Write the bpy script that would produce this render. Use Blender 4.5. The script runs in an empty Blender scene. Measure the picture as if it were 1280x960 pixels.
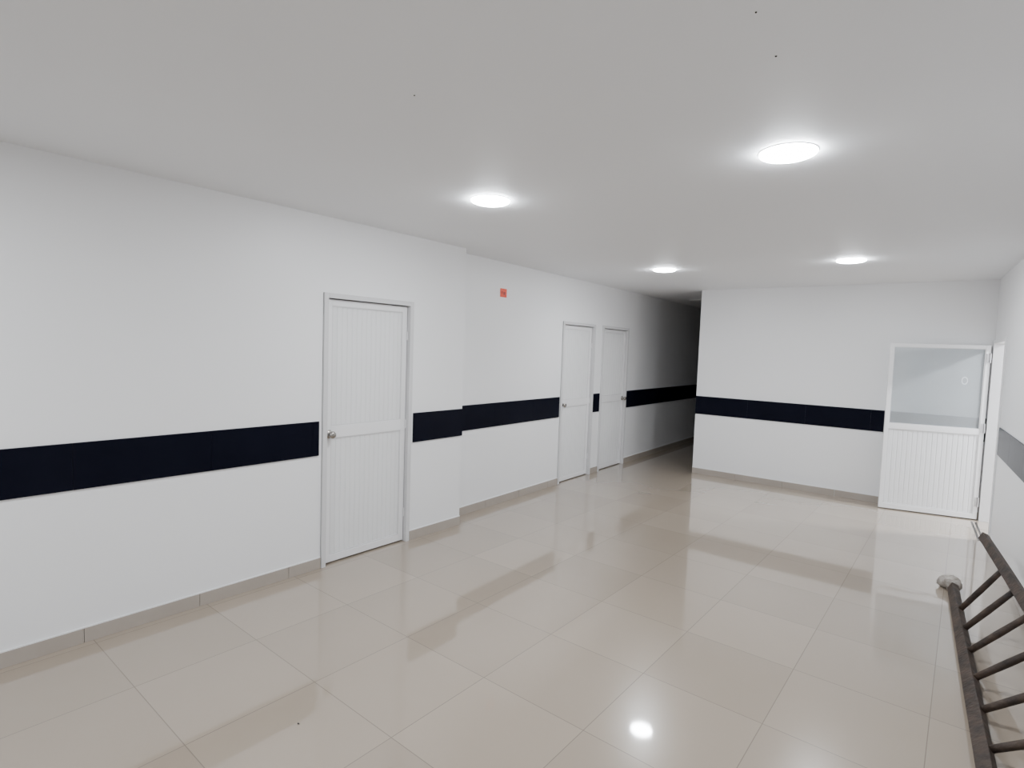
import bpy, bmesh, math, random
from mathutils import Vector, Matrix
random.seed(4)
C = bpy.context.scene.collection

# ------------------------------------------------------------------ measured layout (metres)
EYE = Vector((0, 0, 1.68)); FPX = 700.6; PSI, PIT, ROL = 0.6816, 0.0631, 0.0340
XL1 = -3.6466; YC1 = 3.766
H = 2.5844; Z1, Z2 = 1.1028, 0.8509; DH = 2.0416
FX, FY, FTH = -2.957, 7.794, 0.0231
TILE, TX, TY = 0.5929, -2.9968, 0.9
S2 = 0.037
def x2(y): return -3.8300 - S2*(y-YC1)             # set-back left wall line
def xr(y): return 0.734 - 0.0676*y                 # right wall line
def fy(x): return FY + math.tan(FTH)*(x-FX)        # far wall line
YEND = 18.0; YBACK = -3.0
DY0, DY1 = 6.93, 7.835                             # doorway in the right wall
LAMP = 240.0
LCOL = (0.93, 0.963, 1.0)

# ------------------------------------------------------------------ materials
def mat(name, col, rough=0.5, metal=0.0, spec=0.5, noise=None, bump=0.0, bscale=80, emit=None, trans=0.0, ior=1.45, coat=0.0):
    m = bpy.data.materials.new(name); m.use_nodes = True
    nt = m.node_tree; b = nt.nodes['Principled BSDF']
    b.inputs['Base Color'].default_value = (*col, 1); b.inputs['Roughness'].default_value = rough
    b.inputs['Metallic'].default_value = metal; b.inputs['Specular IOR Level'].default_value = spec
    b.inputs['IOR'].default_value = ior; b.inputs['Transmission Weight'].default_value = trans
    b.inputs['Coat Weight'].default_value = coat
    if emit:
        b.inputs['Emission Color'].default_value = (*emit[0], 1); b.inputs['Emission Strength'].default_value = emit[1]
    tc = nt.nodes.new('ShaderNodeTexCoord')
    if noise:
        n = nt.nodes.new('ShaderNodeTexNoise'); n.inputs['Scale'].default_value = noise[1]; n.inputs['Detail'].default_value = 5
        nt.links.new(tc.outputs['Object'], n.inputs['Vector'])
        r = nt.nodes.new('ShaderNodeValToRGB'); r.color_ramp.elements[0].position = 0.3; r.color_ramp.elements[1].position = 0.7
        r.color_ramp.elements[0].color = (*noise[0], 1); r.color_ramp.elements[1].color = (*col, 1)
        nt.links.new(n.outputs['Fac'], r.inputs['Fac']); nt.links.new(r.outputs['Color'], b.inputs['Base Color'])
    if bump:
        n2 = nt.nodes.new('ShaderNodeTexNoise'); n2.inputs['Scale'].default_value = bscale; n2.inputs['Detail'].default_value = 4
        nt.links.new(tc.outputs['Object'], n2.inputs['Vector'])
        bp = nt.nodes.new('ShaderNodeBump'); bp.inputs['Strength'].default_value = bump; bp.inputs['Distance'].default_value = 0.01
        nt.links.new(n2.outputs['Fac'], bp.inputs['Height']); nt.links.new(bp.outputs['Normal'], b.inputs['Normal'])
    return m

def floor_material():
    m = bpy.data.materials.new('polished_floor_tile'); m.use_nodes = True
    nt = m.node_tree; b = nt.nodes['Principled BSDF']; N = nt.nodes.new; L = nt.links.new
    geo = N('ShaderNodeNewGeometry'); sep = N('ShaderNodeSeparateXYZ'); L(geo.outputs['Position'], sep.inputs[0])
    def mth(op, a, bb=None):
        n = N('ShaderNodeMath'); n.operation = op
        for i, v in enumerate((a, bb)):
            if v is None: continue
            if isinstance(v, (int, float)): n.inputs[i].default_value = v
            else: L(v, n.inputs[i])
        return n.outputs[0]
    ux = mth('DIVIDE', mth('SUBTRACT', sep.outputs['X'], TX), TILE); uy = mth('DIVIDE', mth('SUBTRACT', sep.outputs['Y'], TY), TILE)
    def edge(u):
        f = mth('FRACT', u); return mth('MINIMUM', f, mth('SUBTRACT', 1.0, f))
    e = mth('MINIMUM', edge(ux), edge(uy))
    g = mth('LESS_THAN', e, 0.0032)
    cmb = N('ShaderNodeCombineXYZ'); L(mth('FLOOR', ux), cmb.inputs[0]); L(mth('FLOOR', uy), cmb.inputs[1])
    wn = N('ShaderNodeTexWhiteNoise'); wn.noise_dimensions = '3D'; L(cmb.outputs[0], wn.inputs['Vector'])
    ns = N('ShaderNodeTexNoise'); ns.inputs['Scale'].default_value = 1.6; ns.inputs['Detail'].default_value = 6; L(geo.outputs['Position'], ns.inputs['Vector'])
    v = mth('ADD', mth('MULTIPLY', wn.outputs['Value'], 0.6), mth('MULTIPLY', ns.outputs['Fac'], 0.4))
    ramp = N('ShaderNodeValToRGB'); L(v, ramp.inputs['Fac'])
    ramp.color_ramp.elements[0].position = 0.1; ramp.color_ramp.elements[1].position = 0.9
    ramp.color_ramp.elements[0].color = (0.300, 0.249, 0.195, 1); ramp.color_ramp.elements[1].color = (0.352, 0.296, 0.236, 1)
    mix = N('ShaderNodeMix'); mix.data_type = 'RGBA'; L(g, mix.inputs['Factor']); L(ramp.outputs['Color'], mix.inputs['A'])
    mix.inputs['B'].default_value = (0.20, 0.168, 0.138, 1)
    L(mix.outputs['Result'], b.inputs['Base Color'])
    L(mth('ADD', mth('MULTIPLY', ns.outputs['Fac'], 0.05), 0.20), b.inputs['Roughness'])
    b.inputs['IOR'].default_value = 1.45; b.inputs['Specular IOR Level'].default_value = 0.35
    L(mth('SUBTRACT', 0.9, mth('MULTIPLY', g, 0.5)), b.inputs['Coat Weight']); b.inputs['Coat Roughness'].default_value = 0.044
    b.inputs['Coat IOR'].default_value = 1.55
    return m

M = {}
M['wall'] = mat('white_wall_paint', (0.828, 0.832, 0.843), 0.42, noise=((0.813, 0.817, 0.828), 0.9), bump=0.02, bscale=60)
M['ceil'] = mat('white_ceiling_paint', (0.885, 0.90, 0.925), 0.6, noise=((0.87, 0.885, 0.91), 0.8), bump=0.02, bscale=40)
M['floor'] = floor_material()
M['navy'] = mat('glossy_navy_tile', (0.0054, 0.0060, 0.0125), 0.3, spec=0.05, noise=((0.0042, 0.0047, 0.010), 4.0), bump=0.02, bscale=12)
M['base'] = mat('grey_skirting_tile', (0.38, 0.34, 0.30), 0.22, noise=((0.355, 0.315, 0.275), 5.0))
M['grout'] = mat('white_grout', (0.75, 0.75, 0.75), 0.6, noise=((0.70, 0.70, 0.70), 30.0))
M['alu'] = mat('white_lacquered_aluminium', (0.80, 0.80, 0.81), 0.28, noise=((0.785, 0.785, 0.795), 2.0))
M['jamb'] = mat('grey_white_frame_aluminium', (0.64, 0.64, 0.65), 0.3, noise=((0.62, 0.62, 0.63), 2.0))
M['pvc'] = mat('white_ribbed_panel', (0.77, 0.775, 0.785), 0.25, noise=((0.755, 0.76, 0.77), 2.0))
M['chrome'] = mat('brushed_chrome', (0.42, 0.40, 0.37), 0.25, metal=1.0, noise=((0.34, 0.32, 0.30), 40))
M['hinge'] = mat('grey_hinge_metal', (0.55, 0.55, 0.56), 0.35, metal=0.6, noise=((0.5, 0.5, 0.51), 30))
M['frost'] = mat('frosted_glass', (0.82, 0.86, 0.885), 0.26, trans=0.76, ior=1.16, noise=((0.80, 0.84, 0.865), 3.0))
M['led'] = mat('lit_diffuser', (0.9, 0.9, 0.9), 0.5, emit=(LCOL, LAMP), noise=((0.88, 0.88, 0.88), 3))
M['unlit'] = mat('unlit_diffuser', (0.75, 0.75, 0.75), 0.4, noise=((0.72, 0.72, 0.72), 3))
M['rim'] = mat('white_light_rim', (0.88, 0.88, 0.88), 0.4, noise=((0.86, 0.86, 0.86), 5))
M['red'] = mat('red_orange_sign', (0.86, 0.060, 0.006), 0.45, noise=((0.80, 0.052, 0.005), 20))
M['dkred'] = mat('dark_red_mark', (0.34, 0.015, 0.006), 0.45, noise=((0.30, 0.012, 0.005), 20))
M['wood'] = mat('dark_brown_worn', (0.062, 0.040, 0.028), 0.65, noise=((0.014, 0.009, 0.007), 14.0), bump=0.5, bscale=45)
M['rag'] = mat('grey_rag', (0.50, 0.465, 0.425), 0.9, noise=((0.22, 0.195, 0.17), 30.0), bump=0.5, bscale=70)
M['dark'] = mat('dark_speck', (0.03, 0.028, 0.026), 0.6, noise=((0.02, 0.018, 0.017), 50))
M['track'] = mat('dark_threshold_strip', (0.05, 0.047, 0.045), 0.35, metal=0.3, noise=((0.03, 0.03, 0.03), 20))
M['oval_outline'] = mat('pale_outline', (0.66, 0.69, 0.71), 0.5, noise=((0.64, 0.67, 0.69), 20))
M['dim'] = mat('hall_shade_grey', (0.16, 0.16, 0.165), 0.7, noise=((0.145, 0.145, 0.15), 1.0))  # shade of the unlit hall put into the wall colour

# ------------------------------------------------------------------ helpers
def obj(name, bm, m, parent=None, smooth=False, bevel=0.0):
    bmesh.ops.recalc_face_normals(bm, faces=bm.faces)
    me = bpy.data.meshes.new(name); bm.to_mesh(me); bm.free()
    me.materials.append(m)
    if smooth: me.shade_smooth()
    o = bpy.data.objects.new(name, me); C.objects.link(o)
    if bevel:
        md = o.modifiers.new('bevel', 'BEVEL'); md.width = bevel; md.segments = 2; md.limit_method = 'ANGLE'
    if parent: o.parent = parent
    return o
def tag(o, label, cat, group=None, kind=None):
    o['label'] = label; o['category'] = cat
    if group: o['group'] = group
    if kind: o['kind'] = kind
    return o
def empty(name, loc, rz=0.0):
    o = bpy.data.objects.new(name, None); C.objects.link(o); o.location = loc; o.rotation_euler = (0, 0, rz); o.empty_display_size = 0.1
    return o
def prism(bm, pts, z0, z1):
    lo = [bm.verts.new((p[0], p[1], z0)) for p in pts]; hi = [bm.verts.new((p[0], p[1], z1)) for p in pts]
    n = len(pts); bm.faces.new(lo); bm.faces.new(hi)
    for i in range(n): bm.faces.new((lo[i], lo[(i+1) % n], hi[(i+1) % n], hi[i]))
def box(bm, x0, x1, y0, y1, z0, z1): prism(bm, [(x0, y0), (x1, y0), (x1, y1), (x0, y1)], z0, z1)
def lathe(bm, prof, axis_m, seg=32):
    rings = []
    for r, h in prof:
        if r < 1e-6: rings.append([bm.verts.new(axis_m @ Vector((0, 0, h)))])
        else: rings.append([bm.verts.new(axis_m @ Vector((r*math.cos(2*math.pi*k/seg), r*math.sin(2*math.pi*k/seg), h))) for k in range(seg)])
    for a, b in zip(rings, rings[1:]):
        for k in range(seg):
            k2 = (k+1) % seg
            if len(a) == 1 and len(b) == 1: continue
            if len(a) == 1: bm.faces.new((a[0], b[k], b[k2]))
            elif len(b) == 1: bm.faces.new((a[k], a[k2], b[0]))
            else: bm.faces.new((a[k], a[k2], b[k2], b[k]))
def struct(name, bm, m, label, cat, bevel=0.0):
    return tag(obj(name, bm, m, None, False, bevel), label, cat, kind='structure')

# ------------------------------------------------------------------ room shell
bm = bmesh.new(); box(bm, -4.6, 3.6, YBACK-0.2, YEND+0.2, -0.12, 0.0)
struct('floor', bm, M['floor'], 'polished beige square floor tiles running through room and corridor', 'floor')
bm = bmesh.new(); box(bm, -4.6, 3.6, YBACK-0.2, YEND+0.2, H, H+0.12)
struct('ceiling', bm, M['ceil'], 'plain flat white ceiling above the whole room', 'ceiling')

D1 = (2.296, 3.145); D2 = (5.765, 6.590); D3 = (6.800, 7.620)
XB = XL1-0.34
bm = bmesh.new()
box(bm, XB, XL1, YBACK, D1[0], 0, H); box(bm, XB, XL1, D1[1], YC1, 0, H); box(bm, XB, XL1, D1[0], D1[1], DH, H)
box(bm, XB, XB+0.06, D1[0], D1[1], 0, DH)
struct('wall_left', bm, M['wall'], 'long white wall on the left holding the nearest closed door', 'wall')
bm = bmesh.new()
def lseg(y0, y1, z0, z1, o0=-0.14, o1=0.0): prism(bm, [(x2(y0)+o0, y0), (x2(y0)+o1, y0), (x2(y1)+o1, y1), (x2(y1)+o0, y1)], z0, z1)
ys = [YC1, D2[0], D2[1], D3[0], D3[1], YEND]
for i in (0, 2, 4): lseg(ys[i], ys[i+1], 0, H)
for d in (D2, D3):
    lseg(d[0], d[1], DH, H); lseg(d[0], d[1], 0, DH, -0.14, -0.09)
struct('wall_recess_left', bm, M['wall'], 'white set-back wall with two closed doors running into the dark corridor', 'wall')
xe = (0.734-0.0676*FY)
bm = bmesh.new(); prism(bm, [(FX, fy(FX)), (xe, fy(xe)), (xe, fy(xe)+0.14), (FX, fy(FX)+0.14)], 0, H)
struct('wall_far', bm, M['wall'], 'white wall at the far end between corridor mouth and open door', 'wall')
bm = bmesh.new(); box(bm, -0.6, -0.48, FY+0.25, YEND, 0, H)  # unseen hall wall, added well back so less light bounces into the corridor
struct('wall_added_hall', bm, M['dim'], 'added unseen wall of a wide hall behind the far wall, coloured dark for shade', 'wall')
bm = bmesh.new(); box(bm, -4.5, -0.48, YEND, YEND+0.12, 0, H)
struct('wall_hall_end', bm, M['dim'], 'end wall of the dark corridor, its shade put into the grey', 'wall')
bm = bmesh.new()
def rseg(bm, y0, y1, z0, z1, o0=0.0, o1=0.14):
    prism(bm, [(xr(y0)+o0, y0), (xr(y1)+o0, y1), (xr(y1)+o1, y1), (xr(y0)+o1, y0)], z0, z1)
DOH = 1.945
rseg(bm, YBACK, DY0, 0, H); rseg(bm, DY0, DY1, DOH, H); rseg(bm, DY1, fy(xe)+0.14, 0, H)
struct('wall_right', bm, M['wall'], 'white wall along the right edge behind the leaning ladder', 'wall')
bm = bmesh.new(); box(bm, XB, xr(YBACK)+0.14, YBACK-0.12, YBACK, 0, H)
struct('wall_behind', bm, M['wall'], 'white wall behind the viewpoint closing the room', 'wall')
bm = bmesh.new()
box(bm, 2.6, 2.72, 5.6, 9.4, 0, H); box(bm, 0.50, 2.6, 5.48, 5.6, 0, H); box(bm, 0.36, 2.6, 9.4, 9.52, 0, H); box(bm, 0.24, 0.36, 8.0, 9.52, 0, H)
struct('wall_next_room', bm, M['wall'], 'bright white room glimpsed through the open doorway', 'wall')

# ------------------------------------------------------------------ navy tile bands and skirting
def run_boxes(bm, P, Q, n, off0, off1, z0, z1, step, gap, first=None):
    P, Q = Vector(P), Vector(Q); n = Vector(n).normalized(); Ln = (Q-P).length; d = (Q-P)/Ln
    cuts = [0.0]; s = first if first is not None else step
    while s < Ln-0.03: cuts.append(s); s += step
    cuts.append(Ln)
    for a, b in zip(cuts, cuts[1:]):
        a2 = a + (gap/2 if a > 0 else 0); b2 = b - (gap/2 if b < Ln else 0)
        c = [P+d*a2+n*off0, P+d*b2+n*off0, P+d*b2+n*off1, P+d*a2+n*off1]
        prism(bm, [(v.x, v.y) for v in c], z0, z1)
tn = [0]
def band(P, Q, n, label, first=None, gap=0.0020):
    tn[0] += 1; bm = bmesh.new(); run_boxes(bm, P, Q, n, 0.0005, 0.010, Z2, Z1, 0.70, gap, first)
    struct('trim_%d' % tn[0], bm, M['navy'], label, 'wall band')
def skirt(P, Q, n, side, label, first=None):
    bm = bmesh.new(); run_boxes(bm, P, Q, n, 0.0005, 0.011, 0.0005, 0.080, TILE, 0.003, first)
    o = struct('baseboard_' + side, bm, M['base'], label, 'skirting')
    bm = bmesh.new(); run_boxes(bm, P, Q, n, 0.0005, 0.009, 0.080, 0.086, 50, 0)
    obj('grout_line', bm, M['grout'], o)
RX = (1, 0); R2 = (1, S2)
def p2(y): return (x2(y), y)
band((XL1, YBACK), (XL1, D1[0]-0.025), RX, 'longest dark navy tile band on the left wall before the nearest door', first=(0.82-YBACK) % 0.70)
band((XL1, D1[1]+0.022), (XL1, YC1), RX, 'short navy tile band between the nearest door and the wall corner')
band(p2(YC1+0.002), p2(D2[0]-0.02), R2, 'navy tile band on set-back wall below the small red sign', gap=0.001)
band(p2(D2[1]+0.02), p2(D3[0]-0.02), R2, 'tiny navy tile piece between the two farther left doors')
band(p2(D3[1]+0.02), p2(YEND), R2, 'navy tile band running on into the dark corridor', gap=0.001)
FN = (math.sin(FTH), -math.cos(FTH))
band((FX, fy(FX)), (xe-0.02, fy(xe-0.02)), FN, 'navy tile band across the far wall, ending at open door', gap=0.0006)
RN = Vector((-1, -0.0676)).normalized()
band((xr(DY0-0.05), DY0-0.05), (xr(YBACK), YBACK), RN, 'navy tile band on right wall above the leaning ladder')
skirt((XL1, YBACK), (XL1, D1[0]-0.002), RX, 'left', 'beige tile skirting along left wall before the nearest door', first=0.3)
skirt((XL1, D1[1]+0.002), (XL1, YC1), RX, 'left_corner', 'short beige skirting between nearest door and wall corner')
skirt(p2(YC1+0.002), p2(D2[0]-0.002), R2, 'recess', 'beige skirting at the foot of the set-back wall')
skirt(p2(D2[1]+0.002), p2(D3[0]-0.002), R2, 'between_doors', 'tiny beige skirting between the two farther left doors')
skirt(p2(D3[1]+0.002), p2(YEND), R2, 'corridor', 'beige skirting running into the dark corridor')
skirt((FX, fy(FX)), (xe-0.02, fy(xe-0.02)), FN, 'far', 'beige skirting at the foot of the far wall')
skirt((xr(DY0-0.04), DY0-0.04), (xr(YBACK), YBACK), RN, 'right', 'beige skirting at the foot of right wall behind ladder')

# ------------------------------------------------------------------ doors
def ribbed(bm, x0, x1, z0, z1, yf, pitch=0.045, depth=0.003):
    n = max(2, round((x1-x0)/pitch)); p = (x1-x0)/n; prof = [(x0, yf)]
    for k in range(n):
        a = x0+k*p
        prof += [(a+0.003, yf), (a+0.008, yf-depth), (a+p-0.004, yf-depth), (a+p, yf)]
    lo = [bm.verts.new((x, y, z0)) for x, y in prof]; hi = [bm.verts.new((x, y, z1)) for x, y in prof]
    for i in range(len(prof)-1): bm.faces.new((lo[i], lo[i+1], hi[i+1], hi[i]))
    bl = [bm.verts.new((x, yf+0.012, z)) for x, z in ((x0, z0), (x1, z0), (x1, z1), (x0, z1))]
    bm.faces.new(bl)
def knob(x, z, parent, yface):
    bm = bmesh.new(); m = Matrix.Translation((x, yface, z)) @ Matrix.Rotation(math.radians(90), 4, 'X')
    lathe(bm, [(0, 0), (0.033, 0), (0.033, 0.004), (0.028, 0.009), (0.013, 0.012), (0.011, 0.026), (0.019, 0.032), (0.0265, 0.042), (0.0275, 0.052), (0.024, 0.061), (0.014, 0.066), (0, 0.0665)], m, 28)
    o = obj('knob', bm, M['chrome'], parent, True); o['label'] = 'round chrome door knob'
    return o
def leaf_parts(root, x0, x1, z0, z1, yf, mid, glass=False, stile=0.046, top=0.046, bot=0.055):
    bm = bmesh.new(); yb = yf+0.038
    box(bm, x0, x0+stile, yf, yb, z0, z1); box(bm, x1-stile, x1, yf, yb, z0, z1)
    for a, b in ((z0, z0+bot), mid, (z1-top, z1)): box(bm, x0+stile, x1-stile, yf+0.0008, yb, a, b)
    lf = obj('leaf', bm, M['alu'], root, False, 0.002)
    bm = bmesh.new(); ribbed(bm, x0+stile, x1-stile, z0+bot, mid[0], yf+0.011)
    obj('lower_panel', bm, M['pvc'], lf)
    bm = bmesh.new()
    if glass:
        box(bm, x0+stile+0.001, x1-stile-0.001, yf+0.012, yf+0.017, mid[1]+0.001, z1-top-0.001)
        o = obj('glass_pane', bm, M['frost'], lf); o['label'] = 'frosted glass upper pane'
    else:
        ribbed(bm, x0+stile, x1-stile, mid[1], z1-top, yf+0.011); obj('upper_panel', bm, M['pvc'], lf)
    for nm, a, b in (('lower_bead', z0+bot, mid[0]), ('upper_bead', mid[1], z1-top)):     # slim glazing beads
        bm = bmesh.new(); t = 0.008; xa, xb = x0+stile, x1-stile
        for r in ((xa, xa+t, a, b), (xb-t, xb, a, b), (xa+t, xb-t, a, a+t), (xa+t, xb-t, b-t, b)):
            box(bm, r[0], r[1], yf+0.003, yf+0.0105, r[2], r[3])
        obj(nm, bm, M['jamb'], lf)
    return lf
def frame_bm(w, h, fw=0.036, y0=-0.016, y1=0.075):
    bm = bmesh.new()
    box(bm, 0, fw, y0, y1, 0, h); box(bm, w-fw, w, y0, y1, 0, h); box(bm, fw, w-fw, y0, y1, h-fw, h)
    return bm
def hinge(x, z, yf, parent):
    bm = bmesh.new(); lathe(bm, [(0, 0), (0.006, 0), (0.006, 0.07), (0, 0.07)], Matrix.Translation((x, yf-0.005, z)), 14)
    obj('hinge', bm, M['alu'], parent, False)
def closed_door(idx, x, d, side, label, rot=90.0):
    root = empty('door_%d' % idx, (x, d[0], 0), math.radians(rot)); tag(root, label, 'door', kind='structure')
    w = d[1]-d[0]; g = 0.003
    bm = frame_bm(w-2*g, DH-0.0015); bmesh.ops.translate(bm, verts=bm.verts, vec=(g, 0, 0))
    obj('door_frame', bm, M['jamb'], root, False, 0.002)
    lf = leaf_parts(root, 0.045, w-0.045, 0.012, DH-0.044, 0.022, (0.965, 1.055))
    kx = 0.045+0.030 if side < 0 else w-0.045-0.030
    knob(kx, 0.995, lf, 0.022)
    hx = w-0.046 if side < 0 else 0.046
    for z in (0.22, 0.98, 1.72): hinge(hx, z, 0.020, lf)
A2 = 90+math.degrees(math.atan(S2))
closed_door(1, XL1, D1, -1, 'white ribbed door nearest the camera, chrome knob on its left')
closed_door(2, x2(D2[0]), D2, -1, 'middle white ribbed door on left side, knob on left edge', A2)
closed_door(3, x2(D3[0]), D3, 1, 'white ribbed door farthest along the left, knob on right edge', A2)
# open door hung in the right wall, swung back towards the far wall
A = Vector((-0.700, 7.612)); B = Vector((0.172, 7.826)); ang = math.atan2(B.y-A.y, B.x-A.x); W = (B-A).length
root = empty('door_4', (A.x, A.y, 0), ang)
tag(root, 'open white door with frosted upper pane standing before far wall', 'door', kind='structure')
lf = leaf_parts(root, 0, W, 0.012, 1.885, -0.02, (0.925, 0.985), glass=True, stile=0.040, top=0.036)
for z in (0.15, 0.95, 1.70):
    bm = bmesh.new(); lathe(bm, [(0, 0), (0.008, 0), (0.008, 0.10), (0, 0.10)], Matrix.Translation((W-0.004, -0.029, z)), 14)
    box(bm, W-0.030, W-0.002, -0.0235, -0.0205, z, z+0.10)
    obj('hinge', bm, M['hinge'], lf)
bm = bmesh.new()
sx, sz = W-0.20, 1.50  # pale oval ring set just in front of the pane
for k in range(16):
    a0, a1 = 2*math.pi*k/16, 2*math.pi*(k+1)/16
    q = [(sx+r*0.028*math.cos(a), -0.0085, sz+r*0.042*math.sin(a)) for r, a in ((1, a0), (1, a1), (0.78, a1), (0.78, a0))]
    bm.faces.new([bm.verts.new(v) for v in q])
o = obj('oval_outline', bm, M['oval_outline'], lf); o['label'] = 'faint pale oval outline on the frosted pane'
inv = (Matrix.Translation((A.x, A.y, 0)) @ Matrix.Rotation(ang, 4, 'Z')).inverted()
bm = bmesh.new(); fw = 0.04
rseg(bm, DY0+0.001, DY0+fw, 0, DOH-0.001, -0.014, 0.09); rseg(bm, DY1-fw, DY1-0.001, 0, DOH-0.001, -0.014, 0.09); rseg(bm, DY0+fw, DY1-fw, DOH-fw, DOH-0.001, -0.014, 0.09)
bm.transform(inv); obj('door_frame', bm, M['alu'], root, False, 0.002)
bm = bmesh.new(); rseg(bm, DY0, DY1-0.13, 0.0005, 0.004, -0.052, -0.036); rseg(bm, DY0, DY1-0.13, 0.0005, 0.004, -0.085, -0.069)
tn[0] += 1; struct('trim_%d' % tn[0], bm, M['track'], 'two dark threshold strips on floor before the open doorway', 'threshold')

# ------------------------------------------------------------------ ceiling lights (slim surface discs)
R180 = Matrix.Rotation(math.pi, 4, 'X')
def rim_mesh():
    bm = bmesh.new(); lathe(bm, [(0.1175, 0.0), (0.1205, 0.0), (0.1215, 0.001), (0.1210, 0.003), (0.1190, 0.004), (0.1177, 0.0035), (0.1175, 0.0)], R180, 64); return bm
def diff_mesh():
    bm = bmesh.new(); lathe(bm, [(0, 0.001), (0.117, 0.001), (0.117, 0.0060), (0.114, 0.0105), (0.102, 0.0160), (0.08, 0.0205), (0.04, 0.0240), (0, 0.0250)], R180, 64); return bm
root = empty('ceiling_light', (-0.678, 2.710, H-0.0002))
tag(root, 'largest-looking lit round ceiling light, upper right and nearest the camera', 'ceiling light', 'round ceiling lights')
rim = obj('rim', rim_mesh(), M['rim'], root, True); dif = obj('diffuser', diff_mesh(), M['led'], root, True)
for x, y, lab, lit in ((-2.340, 2.614, 'lit round ceiling light opposite the nearest door on the left', True),
                       (-2.600, 5.740, 'lit round ceiling light before the corridor mouth', True),
                       (-0.884, 5.900, 'lit round ceiling light before far wall, over by the open door', True),
                       (-3.54, 9.15, 'dark unlit round ceiling light inside the corridor', False)):
    r = root.copy(); C.objects.link(r); r.location = (x, y, H-0.0002); r['label'] = lab
    for ch in (rim, dif):
        c = ch.copy(); C.objects.link(c); c.parent = r
        if not lit and ch is dif:
            c.data = dif.data.copy(); c.data.materials[0] = M['unlit']

# ------------------------------------------------------------------ small red sign, specks
root = empty('wall_sign', (x2(4.56)+0.0005, 4.56, 2.263), math.radians(A2))
tag(root, 'small red-orange square sign high on the set-back left wall', 'sign')
bm = bmesh.new(); box(bm, -0.055, 0.055, -0.004, 0, -0.045, 0.045); obj('plate', bm, M['red'], root, False, 0.0015)
bm = bmesh.new(); box(bm, -0.004, 0.026, -0.0046, -0.0041, -0.018, 0.010); box(bm, -0.032, -0.018, -0.0046, -0.0041, -0.012, 0.018)
o = obj('mark', bm, M['dkred'], root); o['label'] = 'darker red faded mark'

Fv = Vector((-math.sin(PSI)*math.cos(PIT), math.cos(PSI)*math.cos(PIT), -math.sin(PIT)))
r0 = Vector((math.cos(PSI), math.sin(PSI), 0)); u0 = r0.cross(Fv)
Rv = r0*math.cos(ROL)+u0*math.sin(ROL); Uv = -r0*math.sin(ROL)+u0*math.cos(ROL)
def on_plane_z(px, py, z):
    d = Fv + Rv*((px-640)/FPX) - Uv*((py-480)/FPX); t = (z-EYE.z)/d.z; return EYE + d*t
for px, py, s, lab in ((970, 70, 0.0032, 'dark ceiling screw of the pair above the largest light, nearer to it'),
                     (945, 15, 0.0026, 'dark ceiling screw nearest the top edge of the photo'),
                     (518, 119, 0.003, 'lone dark ceiling screw left of all the lights')):
    p = on_plane_z(px, py, H)
    bm = bmesh.new(); lathe(bm, [(0, 0), (s, 0), (s*1.1, 0.001), (s*0.5, 0.003), (0, 0.003)], Matrix.Translation((p.x, p.y, H)) @ R180, 12)
    tag(obj('ceiling_screw', bm, M['dark'], None, True), lab, 'screw', 'dark screws in the ceiling')
bm = bmesh.new(); bmesh.ops.create_icosphere(bm, subdivisions=2, radius=0.005)
for v in bm.verts: v.co = Vector((v.co.x*1.3, v.co.y*0.8, v.co.z*0.45))*(0.85+0.3*random.random())
z0 = min(v.co.z for v in bm.verts)
for v in bm.verts: v.co.z -= z0
p = on_plane_z(373, 905, 0)
o = obj('floor_crumb', bm, M['dark'], None, True); o.location = (p.x, p.y, 0.0003); tag(o, 'tiny dark crumb lying alone on the foreground floor tiles', 'crumb')

# ------------------------------------------------------------------ ladder leaning on the right wall
lad = empty('ladder', (0.16, 3.6, 0)); tag(lad, 'dark brown worn ladder lying sideways, leaning on right wall', 'ladder')
off = Vector((0.16, 3.6, 0))
def lowp(y): return Vector((0.012+0.0650*(5.308-y), y, 0.040)) - off
def upp(y):
    x = min(0.174+0.142*(5.31-y), xr(y)-0.035); dx = x-(lowp(y).x+off.x); dz = math.sqrt(max(0.41**2-dx*dx, 0.04))
    return Vector((x, y, 0.040+dz)) - off
def rail(fn, ya, yb, w, t, n=14):
    bm = bmesh.new(); rings = []
    for i in range(n+1):
        y = ya+(yb-ya)*i/n; p = fn(y); q = fn(y-0.02); d = (q-p).normalized()
        s = (upp(y)-lowp(y)).normalized(); s = (s-d*s.dot(d)).normalized(); nn = d.cross(s)
        rings.append([bm.verts.new(p+s*a*w/2+nn*b*t/2) for a, b in ((-1, -1), (1, -1), (1, 1), (-1, 1))])
    for a, b in zip(rings, rings[1:]):
        for k in range(4): bm.faces.new((a[k], a[(k+1) % 4], b[(k+1) % 4], b[k]))
    bm.faces.new(rings[0]); bm.faces.new(rings[-1])
    return obj('rail', bm, M['wood'], lad, False, 0.004)
rail(lowp, 5.31, 2.30, 0.062, 0.044); rail(upp, 5.36, 2.30, 0.056, 0.040)
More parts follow.
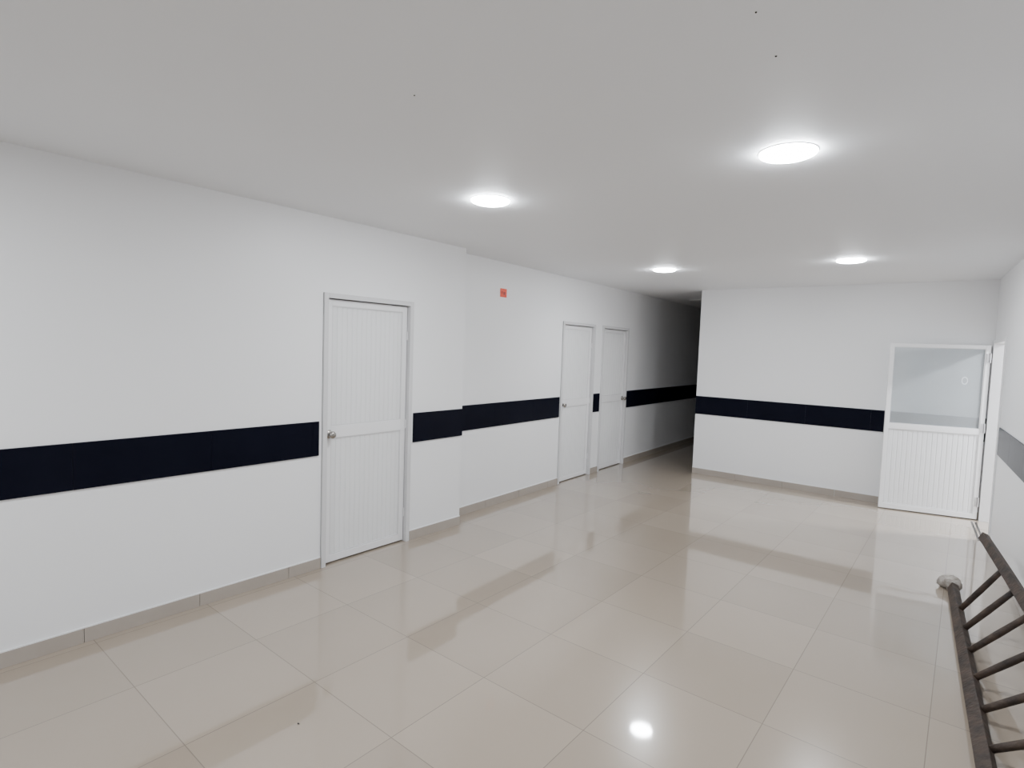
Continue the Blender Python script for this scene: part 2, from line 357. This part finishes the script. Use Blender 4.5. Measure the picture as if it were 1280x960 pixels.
for k in range(8):
    y = 4.70-0.325*k; p, q = lowp(y), upp(y); d = (q-p).normalized(); Ln = (q-p).length
    m = Matrix.Translation(p+d*0.022) @ d.to_track_quat('Z', 'Y').to_matrix().to_4x4(); Ln -= 0.044
    bm = bmesh.new(); lathe(bm, [(0, 0), (0.0155, 0), (0.0165, Ln*0.2), (0.0178, Ln*0.5), (0.0165, Ln*0.8), (0.0155, Ln), (0, Ln)], m, 16)
    obj('rung', bm, M['wood'], lad, True)
bm = bmesh.new(); prev = None                          # rag knotted round the rail end
for k in range(8):
    y = 5.340-0.020*k; c = lowp(y); rad = (0.018, 0.036, 0.046, 0.044, 0.050, 0.043, 0.046, 0.037)[k]; ring = []
    for a in range(28):
        th = 2*math.pi*a/28; rr = rad*(1+0.15*math.sin(3*th+k*1.1)+0.20*random.random())
        if math.cos(th) < -0.75 and 1 < k < 5: rr *= 1.5   # loose tuft to the side
        ring.append(bm.verts.new((c.x+rr*math.cos(th), c.y+0.008*(random.random()-0.5), max(c.z+0.004+rr*math.sin(th), 0.002))))
    if prev is None: bm.faces.new(ring)
    else:
        for a in range(28): bm.faces.new((prev[a], prev[(a+1) % 28], ring[(a+1) % 28], ring[a]))
    prev = ring
bm.faces.new(prev)
o = obj('rag_wrap', bm, M['rag'], lad, True); o['label'] = 'greyish rag knotted round the rail end'

# ------------------------------------------------------------------ lamps out of view and in the next room
def area(name, loc, size, watts):
    l = bpy.data.lights.new(name, 'AREA'); l.shape = 'DISK'; l.size = size; l.energy = watts; l.color = LCOL
    o = bpy.data.objects.new(name, l); C.objects.link(o); o.location = loc
P = LAMP*math.pi*0.047
area('lamp_behind', (-0.7, -0.35, H-0.03), 0.22, P*1.1); area('lamp_behind', (-2.4, -0.35, H-0.03), 0.22, P*1.1)
area('lamp_next_room', (1.5, 7.6, H-0.03), 0.30, P*6.0)
w = bpy.data.worlds.new('world'); bpy.context.scene.world = w; w.use_nodes = True
w.node_tree.nodes['Background'].inputs[0].default_value = (0, 0, 0, 1)

# ------------------------------------------------------------------ camera
cam = bpy.data.cameras.new('camera'); cam.sensor_fit = 'HORIZONTAL'; cam.sensor_width = 36.0; cam.lens = FPX/1280*36; cam.clip_start = 0.05
co = bpy.data.objects.new('camera', cam); C.objects.link(co)
co.matrix_world = Matrix.Translation(EYE) @ Matrix((Rv, Uv, -Fv)).transposed().to_4x4()
bpy.context.scene.camera = co
